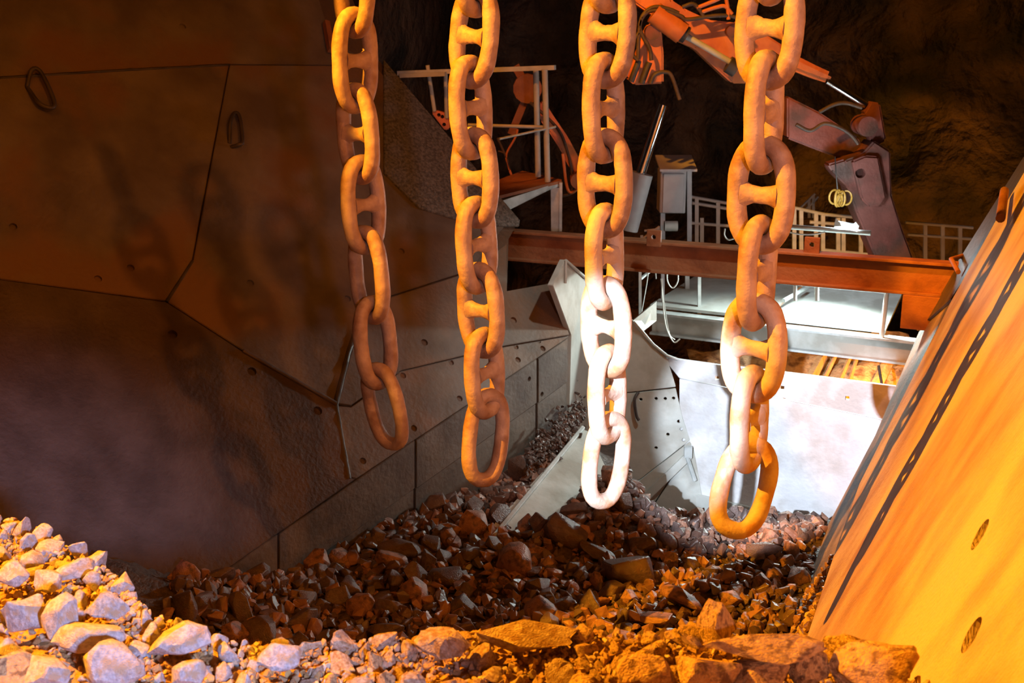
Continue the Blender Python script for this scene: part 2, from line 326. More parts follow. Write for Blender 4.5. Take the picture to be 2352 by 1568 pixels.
# chute floor sheet under the third chain
PF = plane3(at(1050, 1340, 7.55), at(1335, 985, 9.75), at(1330, 1130, 8.9))
bm = NB(); prism(bm, poly([(1000, 1400), (1140, 1196), (1338, 985), (1352, 990), (1420, 1130), (1420, 1300), (1200, 1420)], PF), PF[1]*-.06, .004); o = build('chute_floor', bm, 'pale'); props(o, 'smooth grey sloping chute plate running up between the rock piles', 'chute', None, 'structure')
bm = NB(); a = hit(1060, 1325, PF); b = hit(1338, 985, PF); beam(bm, a+PF[1]*.012, b+PF[1]*.012, .035, .045, PF[1], .006); build('raised_edge', bm, 'galv', o)

# ================================================================== right slab
wr = empty('wall_right', at(2000, 1300, 6.5), 'steep dust-covered slab wall in orange light on the right', 'wall', None, 'structure')
bm = NB(); prism(bm, poly([(1895, 1218), (2010, 1000), (2112, 758), (2228, 566), (2352, 372), (2560, 60), (2800, 60), (2900, 1568), (2150, 1900), (1790, 1460)], PR), RN*-.07, .006); bpl = build('base_plate', bm, 'slabbase', wr)
bm = NB(); prism(bm, poly([(1940, 1262), (1990, 1120), (2085, 930), (2200, 700), (2300, 520), (2400, 350), (2560, 120), (2760, 120), (2880, 1560), (2160, 1880), (1868, 1490)], PR, .05), RN*-.05, .008)
o = build('wear_plate', bm, 'slab', wr); o['label'] = 'ochre dusty wear plate with two slots'
c = NB()
for x, y in ((2286, 1246), (2272, 1480)):
    disc(c, hit(x, y, PR)+RN*.05, RN, .055, .6, 16)
cut(o, c)
c = NB()
for x, y in ((2286, 1246), (2272, 1480)): disc(c, hit(x, y, PR)+RN*.05, RN, .055, .6, 16)
cut(bpl, c)
bm = NB(); tube(bm, [hit(2216, 590, PR)+RN*.02, hit(2220, 612, PR)+RN*.12, hit(2216, 632, PR)+RN*.05], .018, 8); build('bent_bar', bm, 'rust', wr, 60)
bm = NB(); tube(bm, [hit(2344, 455, PR)+RN*.11, hit(2338, 520, PR)+RN*.11], .028, 10); build('pipe_stub', bm, 'rust', wr, 60)
bm = NB(); pts = [hit(x, y, PR)+RN*.004 for x, y in [(2110, 760), (2228, 568), (2352, 372), (2420, 270), (2440, 300), (2352, 445), (2250, 600), (2190, 690)]]; prism(bm, pts, RN*.018); o = build('rubber_strip', bm, 'darksteel', wr); o['label'] = 'black rubber strip'

# ================================================================== beams across the far end
def along(px0, py0, Y0, px1, py1):
    a = at(px0, py0, Y0); d = ray(px1, py1); return a, d*(a.z/d.z)
a, b = along(1130, 527, 10.8, 2230, 609)
mb = empty('cross_beam', (a+b)/2-Vector((0, 0, .25)), 'long rusty orange beam crossing behind the four chains', 'beam')
dn = Vector((0, 0, 1)); bk = Vector((-UB.y, UB.x, 0)); bk = bk if bk.y > 0 else -bk
bm = NB(); beam(bm, a+dn*-.135+bk*.06, b+dn*-.135+bk*.06, .03, .23); build('web', bm, 'rust', mb)
bm = NB(); beam(bm, a+dn*-.012+bk*.06, b+dn*-.012+bk*.06, .15, .024, bev=.004); build('flange', bm, 'rust', mb)
bm = NB(); beam(bm, a+dn*-.258+bk*.06, b+dn*-.258+bk*.06, .15, .024, bev=.004); build('flange', bm, 'rust', mb)
for px, py in ((1861, 566), (1497, 548)):
    t = (at(px, py+15, 10).x)/1; d = ray(px, py+16); k = (a-Vector((0, 0, 0))).z; p = d*(a.z/d.z)
    bm = NB(); box(bm, p+bk*.05+dn*.055, .125, .03, .14, Matrix.Rotation(math.atan2(UB.y, UB.x), 3, 'Z'), .004); lug = build('lug', bm, 'rust', mb)
    c = NB(); disc(c, p+bk*.05+dn*.065, bk, .021, .2, 14); cut(lug, c)
bm = NB(); q0 = at(2080, 672, 9.35); q1 = at(2172, 690, 9.2); beam(bm, (q0+q1)/2+Vector((-.16, .05, -.13)), (q0+q1)/2+Vector((.18, -.1, -.13)), .03, .27, bev=.004); tag(build('gusset_plate', bm, 'rust'), 'rusty square plate hung below the right end of the cross beam', 'plate')
a2, b2 = along(1500, 716, 12.05, 2125, 786)
sb = empty('support_beam', (a2+b2)/2-Vector((0, 0, .2)), 'grey steel support beam lit white, below the rusty cross beam', 'beam')
bm = NB(); beam(bm, a2+dn*-.10, b2+dn*-.10, .03, .20); build('web', bm, 'pale', sb)
bm = NB(); beam(bm, a2+dn*.0, b2+dn*.0, .16, .022); build('flange', bm, 'galv', sb)
bm = NB(); beam(bm, a2+dn*-.205, b2+dn*-.205, .18, .022); build('flange', bm, 'galv', sb)
# deck carried by the support beam
def on(t): return a2.lerp(b2, t)
dk = empty('walkway_deck', on(.7), 'white sheet deck with a low rail frame, on the support beam', 'deck')
bm = NB(); prism(bm, [on(.44)+bk*.05+dn*.03, on(.86)+bk*.05+dn*.03, on(.84)+bk*1.15+dn*.16, on(.47)+bk*1.15+dn*.16], (0, 0, .03)); build('sheet', bm, 'white', dk)
bm = NB(); prism(bm, [on(-.02)+bk*.05+dn*.03, on(.43)+bk*.05+dn*.03, on(.46)+bk*1.3+dn*.16, on(.03)+bk*1.3+dn*.16], (0, 0, .03)); o = build('sheet', bm, 'pale', dk); o['label'] = 'grey dusty sheet'
def rod(name, pts, r, m, parent, seg=8): bm = NB(); tube(bm, pts, r, seg); return build(name, bm, m, parent, 60)
r0 = at(1792, 648, 11.35); r1 = at(2037, 670, 11.0)
rod('top_rail', [r0, r1], .017, 'white', dk); rod('post', [r1, at(2025, 776, 11.0)], .024, 'white', dk)
rod('post', [at(1876, 656, 11.25), at(1876, 690, 11.25)], .022, 'white', dk); rod('post', [at(1826, 652, 11.3), at(1826, 690, 11.3)], .018, 'white', dk)
rod('bottom_rail', [at(1528, 722, 12.0), at(1690, 735, 11.7)], .012, 'galv', dk); rod('brace', [at(1800, 690, 11.6), at(1862, 655, 12.2)], .02, 'galv', dk)
bm = NB(); prism(bm, [at(1893, 662, 12.4), at(1910, 662, 12.4), at(2000, 676, 12.3), at(2000, 682, 12.3), at(1912, 670, 12.4), at(1898, 690, 12.3), at(1890, 690, 12.3)], (0, .05, 0)); build('frame_angle', bm, 'pale', dk)
for k, (x, y0, y1, r, Yp) in enumerate(((1470, 612, 742, .017, 11.3), (1522, 600, 700, .022, 12.3), (1578, 622, 700, .028, 12.6), (1606, 628, 722, .02, 12.0), (1645, 630, 664, .026, 13.4))):
    lab = ['thin white post left of the hanging cables under the cross beam', 'dark slim post carrying the hanging cables under the cross beam', 'wide white post in the middle under the cross beam', 'pale post standing on the grey deck edge near the fourth chain', 'short pale post behind the grey deck, beside the fourth chain'][k]
    bm = NB(); beam(bm, at(x, y0, Yp), at(x, y1, Yp), r*2, r*1.6); tag(build('post', bm, 'galv' if k != 1 else 'cabinet'), lab, 'post', 'posts under the cross beam')
bm = NB(); beam(bm, at(1472, 640, 11.3), at(1502, 615, 11.6), .02, .02); tag(build('diagonal_brace', bm, 'galv'), 'short diagonal white brace beside the thin post under the cross beam', 'brace')
def cable(name, pix, Y, r, m, label, cat='cable', group=None):
    bm = NB(); tube(bm, spline([at(x, y, Y+(p[2] if len(p) > 2 else 0)) for p in pix for x, y in [p[:2]]], 7), r, 6); return tag(build(name, bm, m, None, 60), label, cat, group)
cable('cable', [(1520, 640), (1522, 690), (1530, 750), (1547, 785), (1562, 778)], 11.0, .007, 'cable', 'long pale cable hanging down and curling up at its end')
cable('cable', [(1518, 640), (1526, 700), (1537, 765), (1550, 780)], 11.05, .006, 'cable', 'second pale cable hanging close beside the longer one')
cable('cable', [(1533, 615), (1533, 645), (1545, 661), (1557, 645), (1556, 615)], 11.4, .007, 'cable', 'pale cable loop hanging just under the cross beam')
cable('cable', [(1491, 615), (1484, 660), (1474, 715)], 11.4, .005, 'cable', 'thin wire slanting beside the thin white post')
cable('cable', [(1505, 610), (1507, 640)], 11.5, .006, 'cable', 'short cable with a plug end hanging under the beam')
cable('cord_loop', [(1728, 672), (1738, 668), (1747, 672), (1740, 677), (1730, 676), (1728, 672)], 11.6, .008, 'green', 'small loop of bright green cord behind the fourth chain', 'cord')
# rubble and timbers behind the end plate
tim = [(1, 1862, 868, 1885, 826, .05), (1, 1890, 880, 1915, 826, .02), (1, 1925, 884, 1948, 832, .022), (1, 1950, 884, 1965, 836, .016), (1, 2010, 892, 2038, 836, .05)]
for k, (_, x0, y0, x1, y1, r) in enumerate(tim):
    bm = NB(); p0 = at(x0, y0, 11.9); p1 = at(x1, y1, 12.2); d = (p1-p0); beam(bm, p0-d*.6, p1+d*.3, r*2, r*1.2, Vector((.1, 1, .2)))
    for v in bm.verts: v.co += noise.noise_vector(v.co*9)*.02
    tag(build('timber', bm, 'timber'), ['broad splintered orange board behind the end plate, leftmost of the five', 'thin orange lath next to the broad leftmost board', 'slender orange stick in the middle behind the end plate', 'thinnest orange stick, right of the middle one', 'wide pale yellow board at the right behind the end plate'][k], 'board', 'boards behind the end plate')
bm = NB(); g = []
for j in range(14):
    row = []
    for i in range(26):
        x = 1.9+2.4*i/25; y = 11.2+1.6*j/13; row.append(bm.verts.new((x, y, -4.05+.55*j/13+.12*fb(Vector((x*3, y*3, 1)))+.15*(i/25))))
    g.append(row)
for j in range(13):
    for i in range(25): bm.faces.new((g[j][i], g[j][i+1], g[j+1][i+1], g[j+1][i]))
props(build('rubble', bm, 'rock_orange', None, 30), 'orange-lit rubble spilling behind the end plate', 'rubble', None, 'stuff')
rod_ = NB(); tube(rod_, [at(2018, 840, 11.2), at(2028, 895, 11.0)], .015, 8); tag(build('hanging_rod', rod_, 'darksteel', None, 60), 'dark rod hanging in front of the pale yellow board', 'rod')

# ================================================================== platform with handrail (centre)
pf = empty('platform', at(1280, 525, 12.4), 'small galvanised platform with handrails behind the second chain', 'platform')
bm = NB(); prism(bm, [at(1130, 418, 12.2), at(1120, 456, 11.6), at(1290, 414, 12.4), at(1290, 412, 12.5), at(1200, 392, 13.2)], (0, 0, -.03)); build('deck_plate', bm, 'rust', pf)
bm = NB(); prism(bm, [at(1150, 462, 11.7), at(1288, 417, 12.4), at(1288, 427, 12.4), at(1266, 434, 12.3), at(1170, 482, 11.8)], (.0, .06, 0)); build('edge_beam', bm, 'galv', pf)
bm = NB(); beam(bm, at(1276, 430, 12.42), at(1277, 530, 12.42), .10, .06, Vector((0, 1, 0))); build('leg', bm, 'galv', pf)
bm = NB(); beam(bm, at(1288, 418, 12.40), at(1287, 530, 12.40), .03, .08, Vector((0, 1, 0))); build('leg_angle', bm, 'galv', pf)
rod('post', [at(1231, 160, 12.6), at(1236, 406, 12.6)], .030, 'pale', pf); rod('post', [at(1251, 160, 12.35), at(1258, 418, 12.35)], .030, 'pale', pf)
bm = NB(); beam(bm, at(915, 168, 12.9), at(1275, 155, 12.4), .07, .045); build('top_rail', bm, 'galv', pf)
bm = NB(); beam(bm, at(920, 174, 12.8), at(1024, 170, 12.6), .05, .04); build('rail_angle', bm, 'pale', pf)
rod('mid_rail', [at(1075, 287, 12.6), at(1252, 292, 12.5)], .018, 'pale', pf); rod('mid_rail', [at(1147, 319, 12.0), at(1276, 291, 12.4)], .012, 'galv', pf)
rod('post', [at(982, 150, 12.85), at(998, 255, 12.9)], .022, 'pale', pf); rod('post', [at(1023, 160, 12.8), at(1026, 270, 12.9)], .022, 'pale', pf)
bm = NB(); prism(bm, [at(995, 252, 12.9), at(1030, 262, 12.9), at(1033, 296, 12.9), at(1022, 300, 12.9), at(992, 260, 12.9)], (0, .12, 0), .01); o = build('orange_bracket', bm, 'orange')
c = NB()
for x, y in ((1008, 264), (1016, 268), (1020, 286)): disc(c, at(x, y, 12.9), (0, 1, 0), .02, .5, 10)
cut(o, c); tag(o, 'small orange drilled bracket below the left end of the handrail', 'bracket')

# second machine arm behind platform
ar = empty('loader_arm', at(1320, 520, 13.4), 'slim orange hydraulic arm bending down behind the platform posts', 'machine arm')
def px5(L): return [(900+x/3.564, 120+y/3.564) for x, y in L]
bm = NB(); prism(bm, [at(x, y, 13.4) for x, y in px5([(1215, 400), (1262, 425), (1335, 540), (1445, 700), (1540, 880), (1640, 1030), (1640, 1250), (1580, 1230), (1490, 1000), (1430, 905), (1380, 800), (1290, 660), (1215, 560)])], (0, .22, 0), .02); build('arm', bm, 'orange', ar)
bm = NB(); tube(bm, spline([at(x, y, 13.3) for x, y in px5([(1130, 410), (1300, 560), (1400, 700), (1470, 960), (1475, 1140), (1380, 1180)])], 6), .018, 6); build('hose', bm, 'rubber', ar, 60)
bm = NB(); tube(bm, spline([at(x, y, 13.25) for x, y in px5([(1400, 830), (1430, 1080), (1470, 1150), (1560, 1080)])], 6), .018, 6); build('hose', bm, 'orange', ar, 60)
bm = NB(); disc(bm, at(*px5([(1525, 1040)])[0], 13.35), (0, 1, 0), .09, .3, 16); build('pivot_pin', bm, 'orange', ar, 40)
st = empty('strut', at(1170, 330, 13.8), 'brown jointed strut seen between the second chain and the platform posts', 'strut')
bm = NB(); beam(bm, at(*px5([(1010, 110)])[0], 13.8), at(*px5([(1100, 270)])[0], 13.8), .09, .09); build('upper_strut', bm, 'rust', st)
bm = NB(); disc(bm, at(*px5([(1110, 295)])[0], 13.8), (0, 1, 0), .16, .2, 14); build('joint', bm, 'rust', st, 40)
bm = NB(); beam(bm, at(*px5([(1115, 330)])[0], 13.8), at(*px5([(975, 670)])[0], 13.8), .08, .08); build('lower_strut', bm, 'rust', st)
for k, L in enumerate(([(1030, 630), (1010, 700), (940, 830), (950, 920), (985, 1020)], [(865, 700), (910, 800), (930, 850)], [(870, 810), (920, 830), (950, 900), (965, 970)])):
    bm = NB(); tube(bm, spline([at(x, y, 13.0) for x, y in px5(L)], 6), .013, 6)
    tag(build('hose', bm, 'rubber' if k else 'orange', None, 60), ['orange hose sagging from the brown strut to the platform', 'short dark hose close beside the second chain', 'dark curled hose lying over the platform deck'][k], 'hose')

# ================================================================== hydraulic rock breaker
BY = 12.6
rb = empty('rock_breaker', at(1700, 560, BY), 'big orange hydraulic rock breaker arm behind the third and fourth chains', 'rock breaker')
def c5(L): return [(1400+x/2.4496, y/2.4496) for x, y in L]
def bp(name, L, m, Y=BY, th=.3, bev=.02, parent=rb, Y2=None):
    bm = NB(); prism(bm, [at(x, y, Y) for x, y in c5(L)], (0, th, 0), bev); return build(name, bm, m, parent)
bp('boom', [(60, -160), (330, -100), (350, 0), (430, 52), (560, 112), (740, 130), (775, 185), (705, 235), (725, 330), (690, 470), (640, 425), (560, 350), (480, 275), (330, 205), (265, 100), (170, 40), (60, -40)], 'orange')
bp('boom_nose', [(720, 110), (860, 180), (1000, 270), (980, 420), (860, 470), (690, 470), (640, 425), (720, 300)], 'orange', BY+.05, .2)
bp('cylinder_barrel', [(985, 278), (1190, 380), (1262, 412), (1240, 470), (1180, 455), (1000, 385)], 'orange', BY-.1, .22, .04)
rod('cylinder_rod', [at(*c5([(1225, 455)])[0], BY), at(*c5([(1440, 590)])[0], BY)], .036, 'chrome', rb, 12)
def rodc(name, L, r, m, Y, seg=10): return rod(name, [at(x, y, Y) for x, y in c5(L)], r, m, rb, seg)
rodc('front_barrel', [(250, 70), (330, 130), (410, 190)], .11, 'orange', BY-.14, 14); rodc('front_rod', [(405, 188), (560, 278), (705, 365)], .032, 'pale', BY-.14)
for x, y in ((410, 185), (690, 375)):
    bm = NB(); disc(bm, at(*c5([(x, y)])[0], BY-.14), at(*c5([(705, 365)])[0], BY)-at(*c5([(405, 188)])[0], BY), .085, .10, 12); build('clevis', bm, 'darksteel', rb, 40)
bp('stick_bracket', [(200, 165), (225, 132), (262, 125), (292, 150), (305, 300), (305, 470), (140, 480), (95, 440), (140, 330)], 'orange', BY-.05, .18)
for x, y, r in ((238, 182, .075), (687, 176, .06)):
    bm = NB(); disc(bm, at(*c5([(x, y)])[0], BY-.06), (0, 1, 0), r, .14, 18); build('pivot_pin', bm, 'redpaint', rb, 40)
for L in ([(160, 330), (165, 200), (185, 90), (250, 40), (330, 50), (390, 75)], [(235, 340), (225, 270), (190, 210), (170, 140), (210, 70), (300, 60), (400, 90), (440, 110), (600, 88), (700, 95), (745, 135)], [(165, 185), (130, 240), (125, 300), (160, 340)],
          [(410, 40), (470, 22), (510, 60), (530, 95)], [(490, 45), (600, 0), (680, -40)], [(520, 68), (600, 42), (650, 36), (690, 80)], [(650, -40), (665, 40), (670, 110)], [(230, 470), (255, 420), (310, 405), (350, 430), (395, 560)],
          [(1180, 632), (1260, 590), (1330, 580), (1420, 605)], [(1050, 700), (1130, 735), (1210, 695), (1300, 720), (1360, 760), (1400, 810)]):
    bm = NB(); tube(bm, spline([at(x, y, BY-.2) for x, y in c5(L)], 6), .020, 7); build('hose', bm, 'rubber' if L[0][0] not in (490, 520, 650) else 'orange', rb, 60)
for L in ([(165, 340), (120, 460)], [(225, 350), (180, 470)]): rodc('hose_fitting', L, .03, 'darksteel', BY-.16, 8)
rodc('lift_rod', [(176, 975), (300, 590)], .050, 'chrome', BY-.1, 14); rodc('lift_barrel', [(180, 975), (95, 1290)], .12, 'cabinet', BY-.1, 16)
bp('lift_collar', [(110, 975), (220, 985), (195, 1060), (100, 1050)], 'cabinet', BY-.14, .25, .03)
bp('stick', [(1000, 540), (1180, 630), (1400, 775), (1440, 860), (1330, 905), (1180, 850), (1000, 780)], 'redpaint', BY+.1, .26)
bp('rocker_link', [(1470, 572), (1525, 580), (1560, 790), (1480, 835), (1430, 640)], 'redpaint', BY-.05, .16)
bm = NB(); disc(bm, at(*c5([(1432, 705)])[0], BY-.1), (0, 1, 0), .10, .3, 20); build('pivot_pin', bm, 'redpaint', rb, 40)
bp('hammer_housing', [(1245, 945), (1330, 900), (1420, 868), (1490, 790), (1582, 850), (1590, 1100), (1650, 1290), (1720, 1480), (1510, 1480), (1390, 1200), (1340, 1055), (1270, 985)], 'redpaint', BY-.15, .34)
o = bp('side_plate', [(1365, 905), (1440, 875), (1515, 880), (1560, 1110), (1530, 1160), (1460, 1165), (1415, 1120)], 'redpaint', BY-.22, .08)
c = NB(); disc(c, at(*c5([(1413, 975)])[0], BY-.22), (0, 1, 0), .05, .14, 16); cut(o, c)
bp('bracket_flange', [(1225, 925), (1330, 895), (1340, 930), (1255, 970)], 'redpaint', BY-.25, .2)
# yellow hanging chain bundle
yc = empty('chain_bundle', at(1930, 475, 12.2), 'bundle of yellow chain loops hanging left of the breaker hammer', 'chain bundle')
for x, y, r, tl in ((1916, 452, .07, .3), (1924, 455, .085, 1.0), (1934, 456, .075, 1.9), (1944, 454, .07, 2.6), (1928, 460, .06, .7)):
    bm = NB(); c0 = at(x, y, 12.2); pts = [c0+Vector((math.cos(t)*r*math.cos(tl)*.8, math.cos(t)*r*math.sin(tl)*.6, math.sin(t)*r)) for t in [2*PI*k/18 for k in range(19)]]; tube(bm, pts, .011, 6, False); build('loop', bm, 'yellow', yc, 60)
rod('hanger', [at(1924, 440, 12.2), at(1920, 395, 12.2), at(1918, 360, 12.3)], .006, 'darksteel', yc, 6)

# ================================================================== cabinet, back railings, lamp
cb = empty('control_cabinet', at(1550, 560, 13.2), 'grey control cabinet on legs between the third and fourth chains', 'cabinet')
p0 = at(1518, 392, 13.2); p1 = at(1574, 490, 13.2); wx = p1.x-p0.x; hz = p0.z-p1.z
bm = NB(); box(bm, Vector(((p0.x+p1.x)/2, 13.35, (p0.z+p1.z)/2)), wx, .3, hz, None, .01); body = build('body', bm, 'cabinet', cb)
bm = NB(); box(bm, Vector(((p0.x+p1.x)/2, 13.19, (p0.z+p1.z)/2-.01)), wx*.82, .03, hz*.92, None, .006); build('door', bm, 'cabinet', cb)
bm = NB(); prism(bm, [Vector((p0.x-.02, 13.12, p0.z+.0)), Vector((p1.x+.10, 13.12, p0.z+.0)), Vector((p1.x+.10, 13.6, p0.z+.10)), Vector((p0.x-.02, 13.6, p0.z+.10))], (0, 0, .025)); build('roof', bm, 'cabinet', cb)
for x in (1522, 1583): bm = NB(); beam(bm, at(x, 388, 13.3), at(x, 560, 13.3), .05, .05, Vector((0, 1, 0))); build('leg', bm, 'cabinet', cb)
jb = NB(); tube(jb, [at(1526, 519, 13.0), at(1556, 519, 13.0)], .055, 14); tag(build('drum', jb, 'pale', None, 40), 'small pale drum lying below the grey cabinet', 'drum')
def railing(name, label, Y, rails, posts, m='galv', r=.02):
    e = empty(name, at(posts[0][0], posts[0][2], Y), label, 'railing')
    for k, (x0, y0, x1, y1) in enumerate(rails): rod('rail', [at(x0, y0, Y), at(x1, y1, Y)], r, m, e)
    for x, y0, y1 in posts: bm = NB(); beam(bm, at(x, y0, Y), at(x, y1, Y), r*2.2, r*1.6, Vector((0, 1, 0))); build('post', bm, m, e)
    return e
railing('guard_rail', 'pale guard rail behind the floodlight, above the cross beam', 13.6, [(1818, 476, 1838, 480), (1836, 480, 1892, 492), (1890, 492, 2000, 502), (1860, 510, 1990, 520), (1893, 574, 2010, 586)],
        [(1824, 476, 585), (1840, 480, 585), (1874, 490, 590), (1890, 492, 590), (1925, 500, 592), (1937, 500, 594), (1977, 502, 596), (1998, 505, 600)])
railing('guard_rail', 'dim grey guard rail between the cabinet and the fourth chain', 14.2, [(1588, 452, 1690, 470), (1590, 466, 1690, 482), (1588, 512, 1690, 520)], [(1600, 455, 570), (1649, 465, 580), (1612, 500, 575)], 'cabinet')
railing('guard_rail', 'dark rail in the shade at far right above the cross beam', 13.4, [(2080, 510, 2235, 523), (2085, 538, 2235, 549)], [(2125, 512, 612), (2165, 515, 616), (2205, 520, 618)], 'cabinet', .018)
railing('guard_rail', 'short dim rail at the left of the cabinet', 13.8, [(1465, 556, 1515, 520), (1480, 530, 1530, 524)], [(1474, 540, 570), (1516, 520, 570)], 'cabinet', .014)
railing('ladder_frame', 'faint slanting frame above the guard rail, left of the yellow chain loops', 14.6, [(1836, 480, 1872, 445), (1850, 482, 1880, 452)], [(1868, 448, 500), (1858, 458, 500)], 'cabinet', .015)
fp = at(1790, 519, 11.5); fq = at(2000, 535, 11.2)
bm = NB(); tube(bm, [fp-(fq-fp)*.5, fq], .024, 10); tag(build('lamp_pipe', bm, 'galv', None, 60), 'white horizontal pipe carrying the glowing floodlight', 'pipe')
fl = empty('floodlight', at(1945, 532, 11.3), 'glowing white floodlight clamped on the pipe above the cross beam', 'floodlight')
lc = at(1945, 521, 11.3); R = Matrix.Rotation(math.atan2(UB.y, UB.x), 3, 'Z')@Matrix.Rotation(.1, 3, 'Y')
bm = NB(); box(bm, lc+Vector((0, .03, .0)), .21, .07, .07, R, .01); build('housing', bm, 'white', fl)
bm = NB(); box(bm, lc+Vector((0, -.02, -.008)), .19, .03, .055, R); build('glass', bm, 'lamp', fl)
bm = NB(); prism(bm, [at(1916, 520, 11.26), at(1920, 501, 11.26), at(1930, 512, 11.26), at(1934, 520, 11.26)], (0, .01, 0)); build('bracket_ear', bm, 'white', fl)
bm = NB(); tube(bm, [at(1958, 518, 11.26), at(1966, 511, 11.26), at(1972, 520, 11.26)], .008, 6); build('bail', bm, 'white', fl)
cable('cable', [(1800, 528), (1830, 537), (1865, 538), (1895, 533)], 11.2, .007, 'cable', 'thin white cable sagging below the lamp pipe')
cable('cable', [(1665, 525), (1664, 540), (1672, 550), (1685, 548)], 11.3, .008, 'cable', 'curled white cable end just left of the fourth chain')

# ================================================================== chains
def link_mesh(a, b, ang, d, rnd=0):
    """stadium-like loop from inner top contact a to outer bottom b; ang = turn of its plane about its own axis"""
    ax = (a-b); 
    top_c = a; bot_c = b+ax.normalized()*d*.5
    axis = (top_c-bot_c); Lc = axis.length; axis.normalize()
    h = Vector((math.cos(ang), math.sin(ang), 0)); h = (h-axis*h.dot(axis)).normalized()
    c = (top_c+bot_c)/2; A = 1.30*d; B = Lc/2; n = 2.55
    pts = []
    K = 44
    raw = []
    for k in range(400):
        t = 2*PI*k/400; cs, sn = math.cos(t), math.sin(t)
        raw.append((A*math.copysign(abs(cs)**(2/n), cs), B*math.copysign(abs(sn)**(2/n), sn)))
    # resample by length
    Ls = [0]
    for k in range(400):
        p, q = raw[k], raw[(k+1) % 400]; Ls.append(Ls[-1]+math.hypot(q[0]-p[0], q[1]-p[1]))
    j = 0
    for k in range(K):
        s = Ls[-1]*k/K
        while Ls[j+1] < s: j += 1
        f = (s-Ls[j])/(Ls[j+1]-Ls[j]+1e-9); p, q = raw[j], raw[(j+1) % 400]
        pts.append((p[0]+(q[0]-p[0])*f, p[1]+(q[1]-p[1])*f))
    nr = h.cross(axis).normalized(); bm = NB(); rings = []; SEG = 16
    for k in range(K):
        u, v = pts[k]; u0, v0 = pts[k-1]; u1, v1 = pts[(k+1) % K]
        tx, tv = u1-u0, v1-v0; l = math.hypot(tx, tv); ox, ov = tv/l, -tx/l
        ring = []
        for s in range(SEG):
            a_ = 2*PI*s/SEG; r = d*.5*(1+.025*math.sin(3*k*.3+rnd))
            p = c + h*(u+ox*math.cos(a_)*r) + axis*(v+ov*math.cos(a_)*r) + nr*math.sin(a_)*r
            ring.append(bm.verts.new(p + noise.noise_vector(p*22+Vector((rnd, 0, 0)))*d*.018))
        rings.append(ring)
    for k in range(K):
        for s in range(SEG): bm.faces.new((rings[k][s], rings[k][(s+1) % SEG], rings[(k+1) % K][(s+1) % SEG], rings[(k+1) % K][s]))
    return bm, c, h, axis, nr
def stud_mesh(c, h, axis, nr, d, rnd):
    bm = NB(); n = 12; seg = 14; rings = []
    for i in range(n+1):
        t = -1+2*i/n; r = d*(.37+.30*abs(t)**2.2)
        ring = []
        for s in range(seg):
            a_ = 2*PI*s/seg; p = c+h*(t*.98*d)+axis*math.cos(a_)*r*1.12+nr*math.sin(a_)*r*.72
            ring.append(bm.verts.new(p+noise.noise_vector(p*30+Vector((rnd, 3, 0)))*d*.06))
        rings.append(ring)
    for i in range(n):
        for s in range(seg): bm.faces.new((rings[i][s], rings[i][(s+1) % seg], rings[i+1][(s+1) % seg], rings[i+1][s]))
    bm.faces.new(rings[0][::-1]); bm.faces.new(rings[-1]); return bm
CH = [  # name data: label, Y, d, first angle sign, [(centre px, bottom py)], studs missing, dusty from
    ('leftmost hanging anchor chain, its dark lowest links without studs', 6.50, .082, [(812, -105), (815, 90), (818, 262), (832, 425), (843, 585), (858, 745), (875, 894), (905, 1036)], {5, 6, 7}, 99, [-.75, .85, -.72, .85, -.75, .85, -.55]),
    ('second hanging anchor chain from the left, orange down to its last ring', 6.43, .088, [(1090, -120), (1092, 42), (1079, 205), (1089, 368), (1093, 525), (1102, 675), (1111, 823), (1120, 961), (1106, 1104)], {8}, 99, [1, -.72, .95, -.72, .95, -.70, .95, .62]),
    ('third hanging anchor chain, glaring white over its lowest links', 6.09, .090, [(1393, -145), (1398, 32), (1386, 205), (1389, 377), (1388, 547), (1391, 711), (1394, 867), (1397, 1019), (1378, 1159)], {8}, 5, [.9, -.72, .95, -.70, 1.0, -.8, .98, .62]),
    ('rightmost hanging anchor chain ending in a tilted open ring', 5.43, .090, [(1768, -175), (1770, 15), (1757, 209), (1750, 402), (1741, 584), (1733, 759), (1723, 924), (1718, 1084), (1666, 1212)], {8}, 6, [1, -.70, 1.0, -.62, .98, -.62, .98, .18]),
]
for ci, (lab, Y, d, L, miss, dusty, angs) in enumerate(CH):
    bots = [at(x, y, Y) for x, y in L]
    ch = empty('anchor_chain', bots[-1], lab, 'chain', 'anchor chains hanging over the pocket')
    for i in range(1, len(L)):
        a = bots[i-1]+Vector((0, 0, d*.0)); b = bots[i]
        if i == len(L)-1: b = b+Vector((0, [.02, -.10, -.06, -.12][ci], 0))
        ang = angs[(i-1) % len(angs)]
        # contact: the previous link's rod centre sits d/2 above its outer bottom; this link's rod runs one d above that
        a = a+(bots[i-1]-b).normalized()*(d*1.5) if True else a
        bm, c, h, ax, nr = link_mesh(a, b, ang, d*(.94 if i == len(L)-1 else 1), i*1.7+ci)
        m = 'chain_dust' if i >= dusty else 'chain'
        lk = build('link', bm, m, ch, 60)
        if i not in miss: build('stud', stud_mesh(c, h, ax, nr, d, i+ci*5), m, lk, 60)

